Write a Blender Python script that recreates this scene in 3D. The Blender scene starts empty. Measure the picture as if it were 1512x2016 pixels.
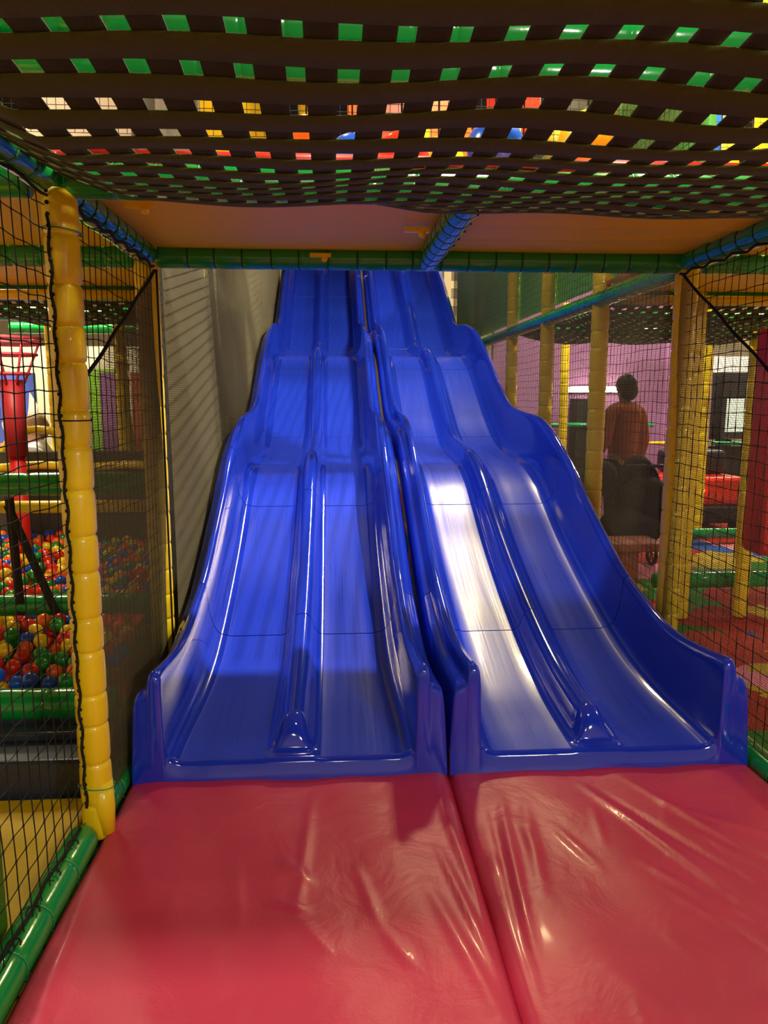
import bpy, math, random
from mathutils import Vector, Matrix
random.seed(7)
C = bpy.context.scene
PI = math.pi

# ------------------------------------------------------------------ camera
cam_d = bpy.data.cameras.new('camera'); cam = bpy.data.objects.new('camera', cam_d)
C.collection.objects.link(cam); C.camera = cam
cam.location = (0, 0, 1.5)
cam_d.sensor_fit = 'VERTICAL'; cam_d.sensor_height = 36; cam_d.lens = 36*1450/2016
cam_d.clip_start = .02
cam.rotation_euler = (math.radians(90-8.75), 0, math.radians(-3.8))

# ------------------------------------------------------------------ world, exposure, lamps
w = bpy.data.worlds.new('world'); C.world = w; w.use_nodes = True
w.node_tree.nodes['Background'].inputs[0].default_value = (1, .85, .65, 1)
w.node_tree.nodes['Background'].inputs[1].default_value = .02
vs = C.view_settings
vs.view_transform = 'Standard'; vs.look = 'None'; vs.gamma = 1; vs.use_curve_mapping = False
vs.exposure = 0.33
WARM = (1, .86, .62); WHITE = (1, .95, .82)
def lamp(loc, sx, sy, power, col=WARM, rot=(0, 0, 0)):
    d = bpy.data.lights.new('lamp_or_fill_light', 'AREA'); d.shape = 'RECTANGLE'; d.size = sx; d.size_y = sy
    d.energy = power; d.color = col
    o = bpy.data.objects.new('lamp_or_fill_light', d); C.collection.objects.link(o)
    o.location = loc; o.rotation_euler = rot
    return o
LAMPS = [((2.3, 4.1, 5.0), .05, .12, 430), ((1.75, 7.9, 5.0), .45, .5, 200, (1, .80, .42)), ((3.4, 11.2, 4.9), .3, 1.0, 90),
         ((.9, 1.6, 4.9), .6, .25, 100), ((1.9, -1.5, 2.45), .5, .35, 95, WHITE, (math.radians(94), 0, math.radians(14))), ((-.2, -2.0, 2.9), .6, .4, 30),  # last pair: fill lights added behind the camera
         ((-.3, 5.6, 5.1), .12, .3, 75), ((-3.0, 3.2, 5.0), .6, .3, 220), ((-3.2, 7.0, 3.6), .9, .3, 170), ((4.6, 6.0, 4.9), .9, .3, 190),  # first in this row: added to brighten the upper green panels
         ((6.3, 10.5, 3.4), .9, .3, 200), ((4.2, 8.2, 2.9), .8, .3, 35), ((3.3, 3.3, 1.98), .4, .2, 22), ((-1.9, 4.4, 2.0), .3, .3, 10)]  # next to last: unseen light added under the deck for the red bag
for L in LAMPS:
    lamp(*L)

# ------------------------------------------------------------------ materials
def rgb(h):
    h = h.lstrip('#'); v = [int(h[i:i+2], 16)/255 for i in (0, 2, 4)]
    return tuple(((c+.055)/1.055)**2.4 if c > .04045 else c/12.92 for c in v)+(1,)
def mat(name, col, rough=.5, coat=0, metal=0, bump=0, bscale=20, var=0, emit=0, stretch=(1, 1, 1), rvar=0, spec=.5):
    m = bpy.data.materials.new(name); m.use_nodes = True
    nt = m.node_tree; b = nt.nodes['Principled BSDF']
    if isinstance(col, str): col = rgb(col)
    b.inputs['Base Color'].default_value = col; b.inputs['Roughness'].default_value = rough
    b.inputs['Metallic'].default_value = metal; b.inputs['Coat Weight'].default_value = coat
    b.inputs['Coat Roughness'].default_value = .08; b.inputs['Specular IOR Level'].default_value = spec
    if emit:
        b.inputs['Emission Color'].default_value = col; b.inputs['Emission Strength'].default_value = emit
    tc = nt.nodes.new('ShaderNodeTexCoord'); mp = nt.nodes.new('ShaderNodeMapping')
    mp.inputs['Scale'].default_value = stretch; nt.links.new(tc.outputs['Object'], mp.inputs[0])
    n = nt.nodes.new('ShaderNodeTexNoise'); n.inputs['Scale'].default_value = bscale; n.inputs['Detail'].default_value = 4
    nt.links.new(mp.outputs[0], n.inputs[0])
    if bump:
        bp = nt.nodes.new('ShaderNodeBump'); bp.inputs['Strength'].default_value = bump; bp.inputs['Distance'].default_value = .01
        nt.links.new(n.outputs[0], bp.inputs['Height']); nt.links.new(bp.outputs[0], b.inputs['Normal'])
    if var:
        mx = nt.nodes.new('ShaderNodeMix'); mx.data_type = 'RGBA'
        mx.inputs[6].default_value = col
        mx.inputs[7].default_value = tuple(min(1, c*(1+var)+.02*var) for c in col[:3])+(1,)
        nt.links.new(n.outputs[0], mx.inputs[0]); nt.links.new(mx.outputs[2], b.inputs['Base Color'])
    if rvar:
        mr = nt.nodes.new('ShaderNodeMapRange'); mr.inputs[1].default_value = .3; mr.inputs[2].default_value = .7
        mr.inputs[3].default_value = max(.03, rough-rvar); mr.inputs[4].default_value = rough+rvar
        nt.links.new(n.outputs[0], mr.inputs[0]); nt.links.new(mr.outputs[0], b.inputs['Roughness'])
    return m
M = dict(
    yellow=mat('yellow_vinyl', (.95, .68, .008, 1), .35, .3, bump=.15, bscale=30),
    deck=mat('yellow_deck_vinyl', (.85, .58, .008, 1), .5, .0, spec=.25, bump=.2, bscale=6, stretch=(1, 3, 1)),
    green=mat('green_vinyl', (.006, .30, .05, 1), .2, .5, bump=.1, bscale=25),
    teal=mat('teal_green_vinyl', (.02, .42, .2, 1), .25, .4),
    red=mat('red_vinyl', (.68, .015, .01, 1), .4, .15),
    redb=mat('red_plastic', (.8, .03, .01, 1), .22, .3), yelb=mat('yellow_plastic', (.9, .6, .01, 1), .22, .3),
    blub=mat('blue_plastic', (.01, .09, .6, 1), .22, .3), gpan=mat('green_panel_vinyl', (.10, .62, .10, 1), .6), greb=mat('green_plastic', (.01, .28, .03, 1), .22, .3),
    orab=mat('orange_plastic', (.95, .16, .01, 1), .22, .3),
    slide=mat('blue_glossy_fibreglass', (.010, .036, .60, 1), .09, .6, bump=.02, bscale=9),
    lane=mat('blue_worn_lane', (.011, .040, .60, 1), .31, .06, bump=.012, bscale=7, stretch=(26, .22, .22), var=.15, rvar=.05, spec=.4),
    cord=mat('black_net_cord', (.006, .005, .004, 1), .85),
    dred=mat('dull_red_plastic', (.42, .02, .03, 1), .5),
    dmesh=mat('dark_mesh_thread', (.09, .08, .035, 1), .6),
    mesh=mat('fine_mesh_thread', (.14, .125, .08, 1), .6),
    strap=mat('olive_webbing', (.060, .078, .001, 1), .85, bump=.5, bscale=300, stretch=(1, .15, 1)),
    strap2=mat('brown_webbing', (.026, .03, .002, 1), .85, bump=.5, bscale=300),
    bstrap=mat('black_strap', (.012, .01, .008, 1), .8),
    tie=mat('black_cable_tie', (.004, .02, .008, 1), .5), gtie=mat('green_cable_tie', (.03, .3, .12, 1), .4),
    ytie=mat('yellow_cable_tie', (.5, .3, .01, 1), .4),
    pink=mat('pink_painted_metal', (.6, .06, .1, 1), .4), purple=mat('purple_wall_paint', (.30, .13, .33, 1), .75, bump=.05),
    cream=mat('cream_wall_paint', (.62, .55, .38, 1), .8, bump=.05), dark=mat('dark_ceiling_paint', (.03, .028, .025, 1), .9),
    navy=mat('navy_vinyl', (.03, .038, .065, 1), .35, .2), grey=mat('grey_vinyl', (.05, .048, .038, 1), .55, bump=.2, bscale=12),
    olive=mat('olive_green_vinyl', (.07, .2, .008, 1), .5), lime=mat('lime_green_board', (.2, .5, .02, 1), .5),
    sky=mat('blue_board', (.08, .13, .55, 1), .4), white=mat('white_board', (.8, .8, .75, 1), .5),
    black=mat('black_plastic', (.01, .01, .012, 1), .4), blackf=mat('black_fabric', (.012, .012, .014, 1), .9),
    rust=mat('rust_knit', (.42, .09, .03, 1), .9, bump=.5, bscale=60), skin=mat('skin', (.5, .25, .15, 1), .5),
    hair=mat('dark_hair', (.02, .012, .008, 1), .55, bump=.5, bscale=50), blond=mat('light_brown_hair', (.32, .2, .1, 1), .6, bump=.5, bscale=50),
    wood=mat('red_brown_wood', (.3, .07, .03, 1), .45, bump=.1), slat=mat('pale_slat', (.6, .5, .28, 1), .5),
    glow=mat('lamp_tube', (1, .9, .55, 1), .5, emit=22), amber=mat('amber_lamp', (1, .55, .05, 1), .5, emit=6),
    chrome=mat('chrome', (.7, .7, .7, 1), .2, metal=1), glass=mat('screen_glow', (.5, .6, .5, 1), .3, emit=.8),
)
def vinyl_mat():
    m = mat('crimson_vinyl_mat', (.56, .028, .085, 1), .42, .08, bump=0)
    nt = m.node_tree; b = nt.nodes['Principled BSDF']
    tc = nt.nodes.new('ShaderNodeTexCoord')
    n1 = nt.nodes.new('ShaderNodeTexNoise'); n1.inputs['Scale'].default_value = 5; n1.inputs['Detail'].default_value = 5; n1.inputs['Distortion'].default_value = .8
    n2 = nt.nodes.new('ShaderNodeTexNoise'); n2.inputs['Scale'].default_value = 90
    nt.links.new(tc.outputs['Object'], n1.inputs[0]); nt.links.new(tc.outputs['Object'], n2.inputs[0])
    a = nt.nodes.new('ShaderNodeMath'); a.operation = 'MULTIPLY_ADD'; a.inputs[1].default_value = .05
    nt.links.new(n2.outputs[0], a.inputs[0]); nt.links.new(n1.outputs[0], a.inputs[2])
    bp = nt.nodes.new('ShaderNodeBump'); bp.inputs['Strength'].default_value = .22; bp.inputs['Distance'].default_value = .03
    nt.links.new(a.outputs[0], bp.inputs['Height']); nt.links.new(bp.outputs[0], b.inputs['Normal'])
    return m
M['mat'] = vinyl_mat()
def carpet_mat():
    m = bpy.data.materials.new('patterned_carpet'); m.use_nodes = True
    nt = m.node_tree; b = nt.nodes['Principled BSDF']; b.inputs['Roughness'].default_value = .85; b.inputs['Specular IOR Level'].default_value = .15
    tc = nt.nodes.new('ShaderNodeTexCoord'); mp = nt.nodes.new('ShaderNodeMapping'); mp.inputs['Scale'].default_value = (1, 1, 1)
    v = nt.nodes.new('ShaderNodeTexVoronoi'); v.inputs['Scale'].default_value = 1.7
    nz = nt.nodes.new('ShaderNodeTexNoise'); nz.inputs['Scale'].default_value = 2.2; nz.inputs['Detail'].default_value = 3
    va = nt.nodes.new('ShaderNodeVectorMath'); va.operation = 'MULTIPLY_ADD'; va.inputs[1].default_value = (.9, .9, 0)
    nt.links.new(tc.outputs['Object'], mp.inputs[0]); nt.links.new(mp.outputs[0], nz.inputs[0])
    nt.links.new(nz.outputs[1], va.inputs[0]); nt.links.new(mp.outputs[0], va.inputs[2]); nt.links.new(va.outputs[0], v.inputs[0])
    sep = nt.nodes.new('ShaderNodeSeparateColor'); nt.links.new(v.outputs['Color'], sep.inputs[0])
    r = nt.nodes.new('ShaderNodeValToRGB'); r.color_ramp.interpolation = 'CONSTANT'
    cols = [(0, '#a02c1c'), (.25, '#357a20'), (.42, '#b89c2c'), (.56, '#2450a0'), (.68, '#a8382a'), (.82, '#5c8034'), (.92, '#d88098')]
    e = r.color_ramp.elements
    e[0].position = 0; e[0].color = rgb(cols[0][1]); e[1].position = cols[1][0]; e[1].color = rgb(cols[1][1])
    for p, c in cols[2:]:
        x = e.new(p); x.color = rgb(c)
    nt.links.new(sep.outputs[0], r.inputs[0]); nt.links.new(r.outputs[0], b.inputs['Base Color'])
    return m
M['carpet'] = carpet_mat()

# ------------------------------------------------------------------ helpers
def tag(o, label=None, cat=None, group=None, kind=None):
    if label: o['label'] = label
    if cat: o['category'] = cat
    if group: o['group'] = group
    if kind: o['kind'] = kind
    return o
def thing(name, loc, label, cat, group=None):
    o = bpy.data.objects.new(name, None); C.collection.objects.link(o); o.location = loc
    return tag(o, label, cat, group)
def wloc(o):
    v = Vector((0, 0, 0))
    while o: v += Vector(o.location); o = o.parent
    return v
class MB:
    def __init__(s): s.v = []; s.f = []; s.m = []
    def add(s, vs, fs, mi=0):
        k = len(s.v); s.v += [tuple(p) for p in vs]
        s.f += [tuple(i+k for i in q) for q in fs]; s.m += [mi]*len(fs); return s
    def box(s, x0, x1, y0, y1, z0, z1, mi=0):
        return s.add([(x, y, z) for z in (z0, z1) for y in (y0, y1) for x in (x0, x1)],
                     [(0, 2, 3, 1), (4, 5, 7, 6), (0, 1, 5, 4), (2, 6, 7, 3), (0, 4, 6, 2), (1, 3, 7, 5)], mi)
    def path(s, pts, r, n=8, mi=0, cap=True, closed=False):
        pts = [Vector(p) for p in pts]; N = len(pts)
        rs = r if isinstance(r, (list, tuple)) else [r]*N
        t0 = (pts[1]-pts[0]).normalized()
        a = Vector((0, 0, 1)) if abs(t0.z) < .9 else Vector((1, 0, 0))
        vs = []; fs = []
        for i in range(N):
            if closed: t = (pts[(i+1) % N]-pts[i-1])
            else: t = pts[min(N-1, i+1)]-pts[max(0, i-1)]
            if t.length < 1e-9: t = t0
            t.normalize()
            e1 = (a-t*a.dot(t))
            e1 = e1.normalized() if e1.length > 1e-6 else t.orthogonal().normalized()
            a = e1; e2 = t.cross(e1)
            for k in range(n):
                q = 2*PI*k/n; vs.append(pts[i]+(e1*math.cos(q)+e2*math.sin(q))*rs[i])
        for i in range(N-(0 if closed else 1)):
            j = (i+1) % N
            for k in range(n):
                l = (k+1) % n; fs.append((i*n+k, i*n+l, j*n+l, j*n+k))
        if cap and not closed:
            fs.append(tuple(range(n-1, -1, -1))); fs.append(tuple((N-1)*n+k for k in range(n)))
        return s.add(vs, fs, mi)
    def tube(s, p0, p1, r, n=8, mi=0): return s.path([p0, p1], r, n, mi)
    def ball(s, c, r, nu=16, nv=10, mi=0, sc=(1, 1, 1)):
        vs = [(c[0], c[1], c[2]+r*sc[2])]
        for j in range(1, nv):
            t = PI*j/nv
            for i in range(nu):
                p = 2*PI*i/nu
                vs.append((c[0]+r*sc[0]*math.sin(t)*math.cos(p), c[1]+r*sc[1]*math.sin(t)*math.sin(p), c[2]+r*sc[2]*math.cos(t)))
        vs.append((c[0], c[1], c[2]-r*sc[2])); fs = []
        for i in range(nu): fs.append((0, 1+i, 1+(i+1) % nu))
        for j in range(nv-2):
            for i in range(nu):
                a = 1+j*nu+i; b = 1+j*nu+(i+1) % nu; fs.append((a, a+nu, b+nu, b))
        k = len(vs)-1
        for i in range(nu): fs.append((k, 1+(nv-2)*nu+(i+1) % nu, 1+(nv-2)*nu+i))
        return s.add(vs, fs, mi)
    def build(s, name, mats, parent=None, origin=None, smooth=True, bevel=0):
        if not isinstance(mats, (list, tuple)): mats = [mats]
        off = wloc(parent) if parent else Vector(origin or (0, 0, 0))
        me = bpy.data.meshes.new(name); me.from_pydata([tuple(Vector(p)-off) for p in s.v], [], s.f)
        for m in mats: me.materials.append(m)
        me.polygons.foreach_set('material_index', s.m)
        if smooth: me.polygons.foreach_set('use_smooth', [True]*len(s.f))
        me.update()
        o = bpy.data.objects.new(name, me); C.collection.objects.link(o)
        if parent: o.parent = parent
        else: o.location = off
        if bevel:
            b = o.modifiers.new('bevel', 'BEVEL'); b.width = bevel; b.segments = 3; b.limit_method = 'ANGLE'
            if smooth: me.polygons.foreach_set('use_smooth', [False]*len(s.f))
        return o

# padded foam tube, pinched by ties every step metres
def pad_mesh(p0, p1, r, step, pinch, rnd=0, n=18):
    p0 = Vector(p0); p1 = Vector(p1); L = (p1-p0).length; d = (p1-p0)/L
    k = max(1, round(L/step)); h = L/k; pts = []; rs = []
    ts = []
    for i in range(k):
        o = random.uniform(-rnd, rnd)*h if 0 < i else 0
        ts.append(i*h+o)
    ts.append(L)
    for i in range(k):
        a, b = ts[i], ts[i+1]; g = b-a
        for q, f in ((0, 1-pinch), (.02, 1-pinch*.75), (.06, 1-pinch*.22), (.14, 1.0), (.5, 1+pinch*.12), (.86, 1.0), (.94, 1-pinch*.22), (.98, 1-pinch*.75)):
            pts.append(p0+d*(a+q*g)); rs.append(r*f*(1+random.uniform(-.006, .006)))
    pts.append(p1); rs.append(r*(1-pinch))
    m = MB(); m.path(pts, rs, n); return m, [p0+d*t for t in ts], d
tie_cache = {}
def tie(p, d, r, parent, m, mt=None):
    key = (round(r, 3), m.name)
    if key not in tie_cache:
        q = MB(); q.path([(r*math.cos(a), r*math.sin(a), 0) for a in [2*PI*i/20 for i in range(20)]], .0022, 6, closed=True)
        q.ball((r*.8, r*.66, 0), .006, 6, 4)
        me = bpy.data.meshes.new('cable_tie'); me.from_pydata(q.v, [], q.f); me.materials.append(m)
        tie_cache[key] = me
    o = bpy.data.objects.new('cable_tie', tie_cache[key]); C.collection.objects.link(o)
    o.parent = parent; o.location = Vector(p)-wloc(parent)
    o.rotation_euler = Vector((0, 0, 1)).rotation_difference(d).to_euler()
def beam(name, p0, p1, mt, label, cat='padded beam', r=.054, step=.135, pinch=.07, ties=None, group=None, rnd=.06):
    mid = (Vector(p0)+Vector(p1))/2
    m, ts, d = pad_mesh(p0, p1, r, step, pinch, rnd)
    if ties:
        t = thing(name, Vector(p0), label, cat, group)
        m.build('foam_padding', mt, t)
        for p in ts[1:-1]: tie(p, d, r*(1-pinch)+.0018, t, ties)
        return t
    o = m.build(name, mt, origin=p0); return tag(o, label, cat, group)

# square net of round cords on a plane:  P(u,v) gives world points
def net(name, P, U, V, su, sv, r, mt, label=None, cat='net', seg=.12, sides=4, top=None, knots=0, parent=None, wob=.0, vmin=0):
    m = MB(); nu = int(U/su); nv = int(V/sv)
    ph = [random.uniform(0, 6) for _ in range(6)]
    def W(u, v):
        du = wob*(math.sin(u*9+v*4+ph[0])+.6*math.sin(v*23+u*7+ph[1])); dv = wob*(math.sin(u*11+ph[2]-v*5)+.7*math.sin(u*29+v*13+ph[3]))
        return P(min(U, max(0, u+du)), min(V, max(0, v+dv)))
    for i in range(nu+1):
        u = i*su; vt = V if top is None else min(V, top(u))
        if vt <= vmin+.02: continue
        k = max(1, int((vt-vmin)/seg)); m.path([W(u, vmin+(vt-vmin)*j/k) for j in range(k+1)], r, sides, cap=False)
    for j in range(nv+1):
        v = vmin+j*sv
        if v > V: break
        us = [u*seg for u in range(int(U/seg)+1)]+[U]
        run = []
        for u in us:
            if top is None or v <= top(u): run.append(W(u, v))
            else:
                if len(run) > 1: m.path(run, r, sides, cap=False)
                run = []
        if len(run) > 1: m.path(run, r, sides, cap=False)
    if knots:
        for i in range(nu+1):
            for j in range(nv+1):
                u = i*su; v = vmin+j*sv
                if v <= V and (top is None or v <= top(u)): m.ball(W(u, v), knots, 5, 3)
    if parent: return m.build(name, mt, parent)
    o = m.build(name, mt, origin=P(0, 0)); return tag(o, label, cat)

# ------------------------------------------------------------------ the setting
XL, XM, XR = -.88, .46, 1.76
XP = -.85
Y = [0, 1.24, 2.48, 3.72, 4.96, 6.2, 7.44, 8.68]
ZT = 2.17
def struct(name, m, mt, **k): return tag(m.build(name, mt, smooth=False, **k), kind='structure')
struct('floor', MB().box(-7, 9, -4.5, 15, -.16, -.06), M['carpet'])
struct('ceiling', MB().box(-7, 9, -4.5, 15, 5.3, 5.4), M['dark'])
struct('wall_back', MB().box(-7, 9, 14.6, 14.7, -.06, 5.3), M['cream'])
struct('wall_left', MB().box(-7.1, -7, -4.5, 15, -.06, 5.3), M['cream'])
struct('wall_right', MB().box(9, 9.1, -4.5, 15, -.06, 5.3), M['cream'])
struct('wall_front', MB().box(-7, 9, -4.6, -4.5, -.06, 5.3), M['cream'])
struct('wall_partition', MB().box(2.05, 5.0, 9.6, 9.7, -.06, 3.2), M['purple'])
# unseen housings over the lamps and the added fill lights
for i, L in enumerate(LAMPS[:-2]):
    x, y, z = L[0]; sx, sy = L[1], L[2]
    if z < 4: hang = True
    t = thing('lamp_or_fill_housing', (x, y, z+.02), 'unseen white housing on a thin rod, over lamps and added fill lights', 'lamp', 'lamp housings above the play frame')
    MB().box(x-sx/2-.03, x+sx/2+.03, y-sy/2-.03, y+sy/2+.03, z+.02, z+.07).build('housing', M['white'], t, smooth=False)
    if z+.07 < 5.29: MB().tube((x, y, z+.07), (x, y, 5.3), .008).build('hanger', M['black'], t)

# ------------------------------------------------------------------ crimson floor mats
def seg_ridge(x, y, ax, ay, bx, by, wd, h):
    dx, dy = bx-ax, by-ay; L2 = dx*dx+dy*dy
    t = ((x-ax)*dx+(y-ay)*dy)/L2
    tt = min(1, max(0, t)); ex, ey = ax+dx*tt, ay+dy*tt
    d = math.hypot(x-ex, y-ey); fade = math.sin(PI*min(1, max(0, t*.9+.05)))
    return .75*h*math.exp(-(d/wd)**2)*max(0, fade)
RIDG = [(.95, 2.65, 1.25, 1.85, .018, .016), (1.0, 2.62, 1.32, 1.95, .012, -.010), (1.13, 2.7, 1.5, 1.9, .02, .012), (1.25, 2.3, 1.55, 1.75, .018, .011),
        (.98, 2.15, 1.22, 1.82, .016, .012), (1.02, 2.0, 1.2, 1.7, .014, .010), (1.2, 2.5, 1.6, 2.2, .02, .009),
        (.62, 2.6, .52, 1.75, .016, .013), (.38, 2.65, .44, 1.8, .015, .012), (.56, 2.5, .50, 1.6, .012, -.010), (.33, 2.3, .42, 1.7, .014, .011),
        (.7, 2.55, .62, 2.0, .02, .010), (.27, 2.1, .40, 1.55, .02, .009), (.75, 2.4, .85, 2.1, .015, .008),
        (-.1, 2.62, -.13, 1.9, .016, .009), (-.2, 2.25, -.08, 2.1, .018, .012), (-.22, 2.05, -.08, 1.97, .014, .012), (-.12, 1.95, -.02, 1.8, .016, .010),
        (.05, 2.2, .12, 1.9, .015, .008), (.12, 1.9, .2, 1.75, .014, .008), (-.35, 2.3, -.28, 1.9, .02, .006),
        (-.78, 1.9, -.66, 1.2, .02, .008), (-.80, 2.3, -.74, 1.7, .015, .008), (-.5, 1.7, -.35, 1.3, .03, .006), (1.66, 2.6, 1.5, 2.0, .02, .006),
        (.1, 1.5, .35, 1.35, .03, .005), (.7, 1.7, .9, 1.45, .03, .006), (1.0, 1.6, 1.3, 1.5, .02, .006)]
random.seed(3)
for _ in range(12):
    x = random.uniform(-.7, 1.6); y = random.uniform(1.2, 2.6); a = random.uniform(-.5, .3)-PI/2; l = random.uniform(.1, .3)
    RIDG.append((x, y, x+l*math.cos(a), y+l*math.sin(a), random.uniform(.01, .02), random.uniform(.002, .006)))
def mat_z(x, y):
    z = .004*math.sin(x*7+y*2)*math.sin(y*5-x)+.003*math.sin(x*17+y*5)
    for a in RIDG:
        if min(a[0], a[2])-.08 < x < max(a[0], a[2])+.08 and min(a[1], a[3])-.08 < y < max(a[1], a[3])+.08: z += seg_ridge(x, y, *a)
    return z
def floor_mat(x0, x1, y0, y1, lab, side):
    nx = int((x1-x0)/.012); ny = int((y1-y0)/.014); m = MB(); vs = []; fs = []
    for j in range(ny+1):
        y = y0+(y1-y0)*j/ny
        for i in range(nx+1):
            x = x0+(x1-x0)*i/nx
            e = min(x-x0, x1-x)
            drop = -.028*math.exp(-(e/.014)**2)-.006*math.exp(-(e/.05)**2)
            vs.append((x, y, mat_z(x, y)+drop))
    for j in range(ny):
        for i in range(nx):
            a = j*(nx+1)+i; fs.append((a, a+1, a+nx+2, a+nx+1))
    k = len(vs)
    border = [i for i in range(nx+1)]+[j*(nx+1)+nx for j in range(1, ny+1)]+[ny*(nx+1)+i for i in range(nx-1, -1, -1)]+[j*(nx+1) for j in range(ny-1, 0, -1)]
    for b in border: vs.append((vs[b][0], vs[b][1], -.06))
    B = len(border)
    for q in range(B):
        r_ = (q+1) % B; fs.append((border[q], k+q, k+r_, border[r_]))
    m.add(vs, fs)
    o = m.build('floor_mat', M['mat'], origin=((x0+x1)/2, (y0+y1)/2, -.06)); tag(o, lab, 'mat', 'crimson mats at the foot of the slides')
floor_mat(-.83, .449, -.6, 3.0, 'crimson vinyl floor mat left of the seam, below the left slide', 0)
floor_mat(.451, 1.72, -.6, 3.0, 'crimson vinyl floor mat right of the seam, heavily creased, below the right slide', 1)

# ------------------------------------------------------------------ the slides
FZ = [(2.74, .078), (2.80, .078), (3.0, .085), (3.3, .11), (3.6, .17), (3.95, .27), (4.33, .40), (4.75, .57), (5.1, .74), (5.4, .88), (5.7, .965), (6.0, 1.0),
      (6.55, 1.05), (6.95, 1.16), (7.35, 1.35), (7.85, 1.61), (8.3, 1.84), (8.75, 1.98), (9.1, 2.01), (9.6, 2.05), (10.0, 2.14), (10.6, 2.45), (11.1, 2.75), (12.2, 3.37), (12.9, 3.76), (13.4, 3.92)]
WZ = [(2.74, .45), (2.80, .45), (3.04, .42), (3.23, .41), (3.45, .43), (3.7, .49), (3.96, .57), (4.35, .75), (4.65, .90), (5.0, 1.10), (5.36, 1.26), (5.7, 1.355),
      (6.1, 1.385), (6.45, 1.41), (6.84, 1.48), (7.3, 1.68), (7.8, 1.95), (8.4, 2.235), (8.7, 2.32), (9.25, 2.41), (9.8, 2.46), (10.25, 2.60), (10.75, 2.91), (11.4, 3.31), (12.2, 3.74), (12.9, 4.12), (13.4, 4.26)]
def interp(T, y):     # monotone-ish cubic through the stations
    n = len(T)
    if y <= T[0][0]: return T[0][1]
    if y >= T[-1][0]: return T[-1][1]
    i = max(k for k in range(n-1) if T[k][0] <= y)
    def sl(k):
        if k == 0 or k == n-1: return 0
        return (T[k+1][1]-T[k-1][1])/(T[k+1][0]-T[k-1][0])
    x0, y0 = T[i]; x1, y1 = T[i+1]; h = x1-x0; t = (y-x0)/h
    return (2*t**3-3*t*t+1)*y0+(t**3-2*t*t+t)*h*sl(i)+(-2*t**3+3*t*t)*y1+(t**3-t*t)*h*sl(i+1)
def section(y, c):
    F = interp(FZ, y); T = interp(WZ, y)-F
    hr = .115
    if y < 2.97: hr = .13*max(0, 1-((2.97-y)/.13)**2)**.5 if y > 2.84 else 0
    g = min(1, max(0, (y-2.85)/.9)); g = g*g*(3-2*g)
    def mx(a, b): return a*(1-g)+b*g
    half = [(0, hr), (.018, hr*.985), (.036, hr*.90), (.052, hr*.68), (.062, hr*.42), (.073, hr*.2), (.085, hr*.07), (.10, 0), (.115, -.004),
            (.18, -.004), (.26, -.004), (.34, -.004), (mx(.43, .385), -.004), (mx(.447, .40), .001), (mx(.462, .425), .006), (mx(.478, .445), mx(.014, .018)), (mx(.489, .46), mx(.026, .036)), (mx(.495, .474), mx(.045, .065)), (mx(.498, .486), .11),
            (mx(.50, .495), T*.55), (.502, T-.06), (.505, T-.028), (.512, T-.01), (.525, T), (.538, T-.002), (.548, T-.012), (.553, T-.03), (.556, T-.062),
            (.563, T-.074), (.576, T-.080), (.592, T-.086), (.603, T-.10), (.61, T-.125), (.616, T-.2), (.624, T-.34)]
    pts = [(c-u, y, F+h) for u, h in reversed(half[1:])]+[(c+u, y, F+h) for u, h in half]
    return pts
NH = 35
def lane_mat(i):   # index of face strip along u
    k = abs(i-(NH-1)+.5)-.5      # strip number counted from the ridge
    return 1 if 8 <= k+1e-6 <= 12.5 else 0
def slide_piece(ys, c, front=False):
    m = MB(); rows = [section(y, c) for y in ys]
    if front:
        base = section(2.80, c)
        f = []
        for (dy, dz) in ((-.001, .0), (-.014, -.006), (-.022, -.018), (-.026, -.035)):
            f.append([(x, 2.80+dy, max(.0, z+dz)) for x, y, z in base])
        f.append([(x, 2.766, max(-.005, min(z-.05, .05))) for x, y, z in base]); f.append([(x, 2.762, -.008) for x, y, z in base])
        rows = f[::-1]+rows[0:]
    else:   # small rolled flange where sections are bolted together
        a = [(x, y-.0, z-.012) for x, y, z in rows[0]]; b = [(x, y+.0, z-.012) for x, y, z in rows[-1]]
    n = len(rows[0]); vs = [p for r in rows for p in r]; fs = []; ms = []
    nf = 6 if front else 0
    for j in range(len(rows)-1):
        for i in range(n-1):
            fs.append((j*n+i, j*n+i+1, (j+1)*n+i+1, (j+1)*n+i)); ms.append(lane_mat(i) if j >= nf else 0)
    m.v = vs; m.f = fs; m.m = ms
    for r_, on in ((rows[-1], True), (rows[0], not front)):     # turned-down edge at each joint
        if on:
            k = len(m.v); m.v += list(r_)+[(p[0], p[1], p[2]-.02) for p in r_]
            for i in range(n-1): m.f.append((k+i, k+i+1, k+n+i+1, k+n+i)); m.m.append(0)
    # outer skirt of the exit section, down to the mat
    if front:
        for s in (0, n-1):
            k = len(m.v); col = [j for j in range(5, len(rows)-1)]
            for j in col: p = rows[j][s]; m.v += [p, (p[0]+(-.006 if s == 0 else .006), p[1], -.005)]
            for q in range(len(col)-1):
                m.f.append((k+2*q, k+2*q+1, k+2*q+3, k+2*q+2)); m.m.append(0)
    return m
SEAMS = [2.80, 3.86, 5.14, 6.92, 8.26, 10.05, 11.6, 13.35]
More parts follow.
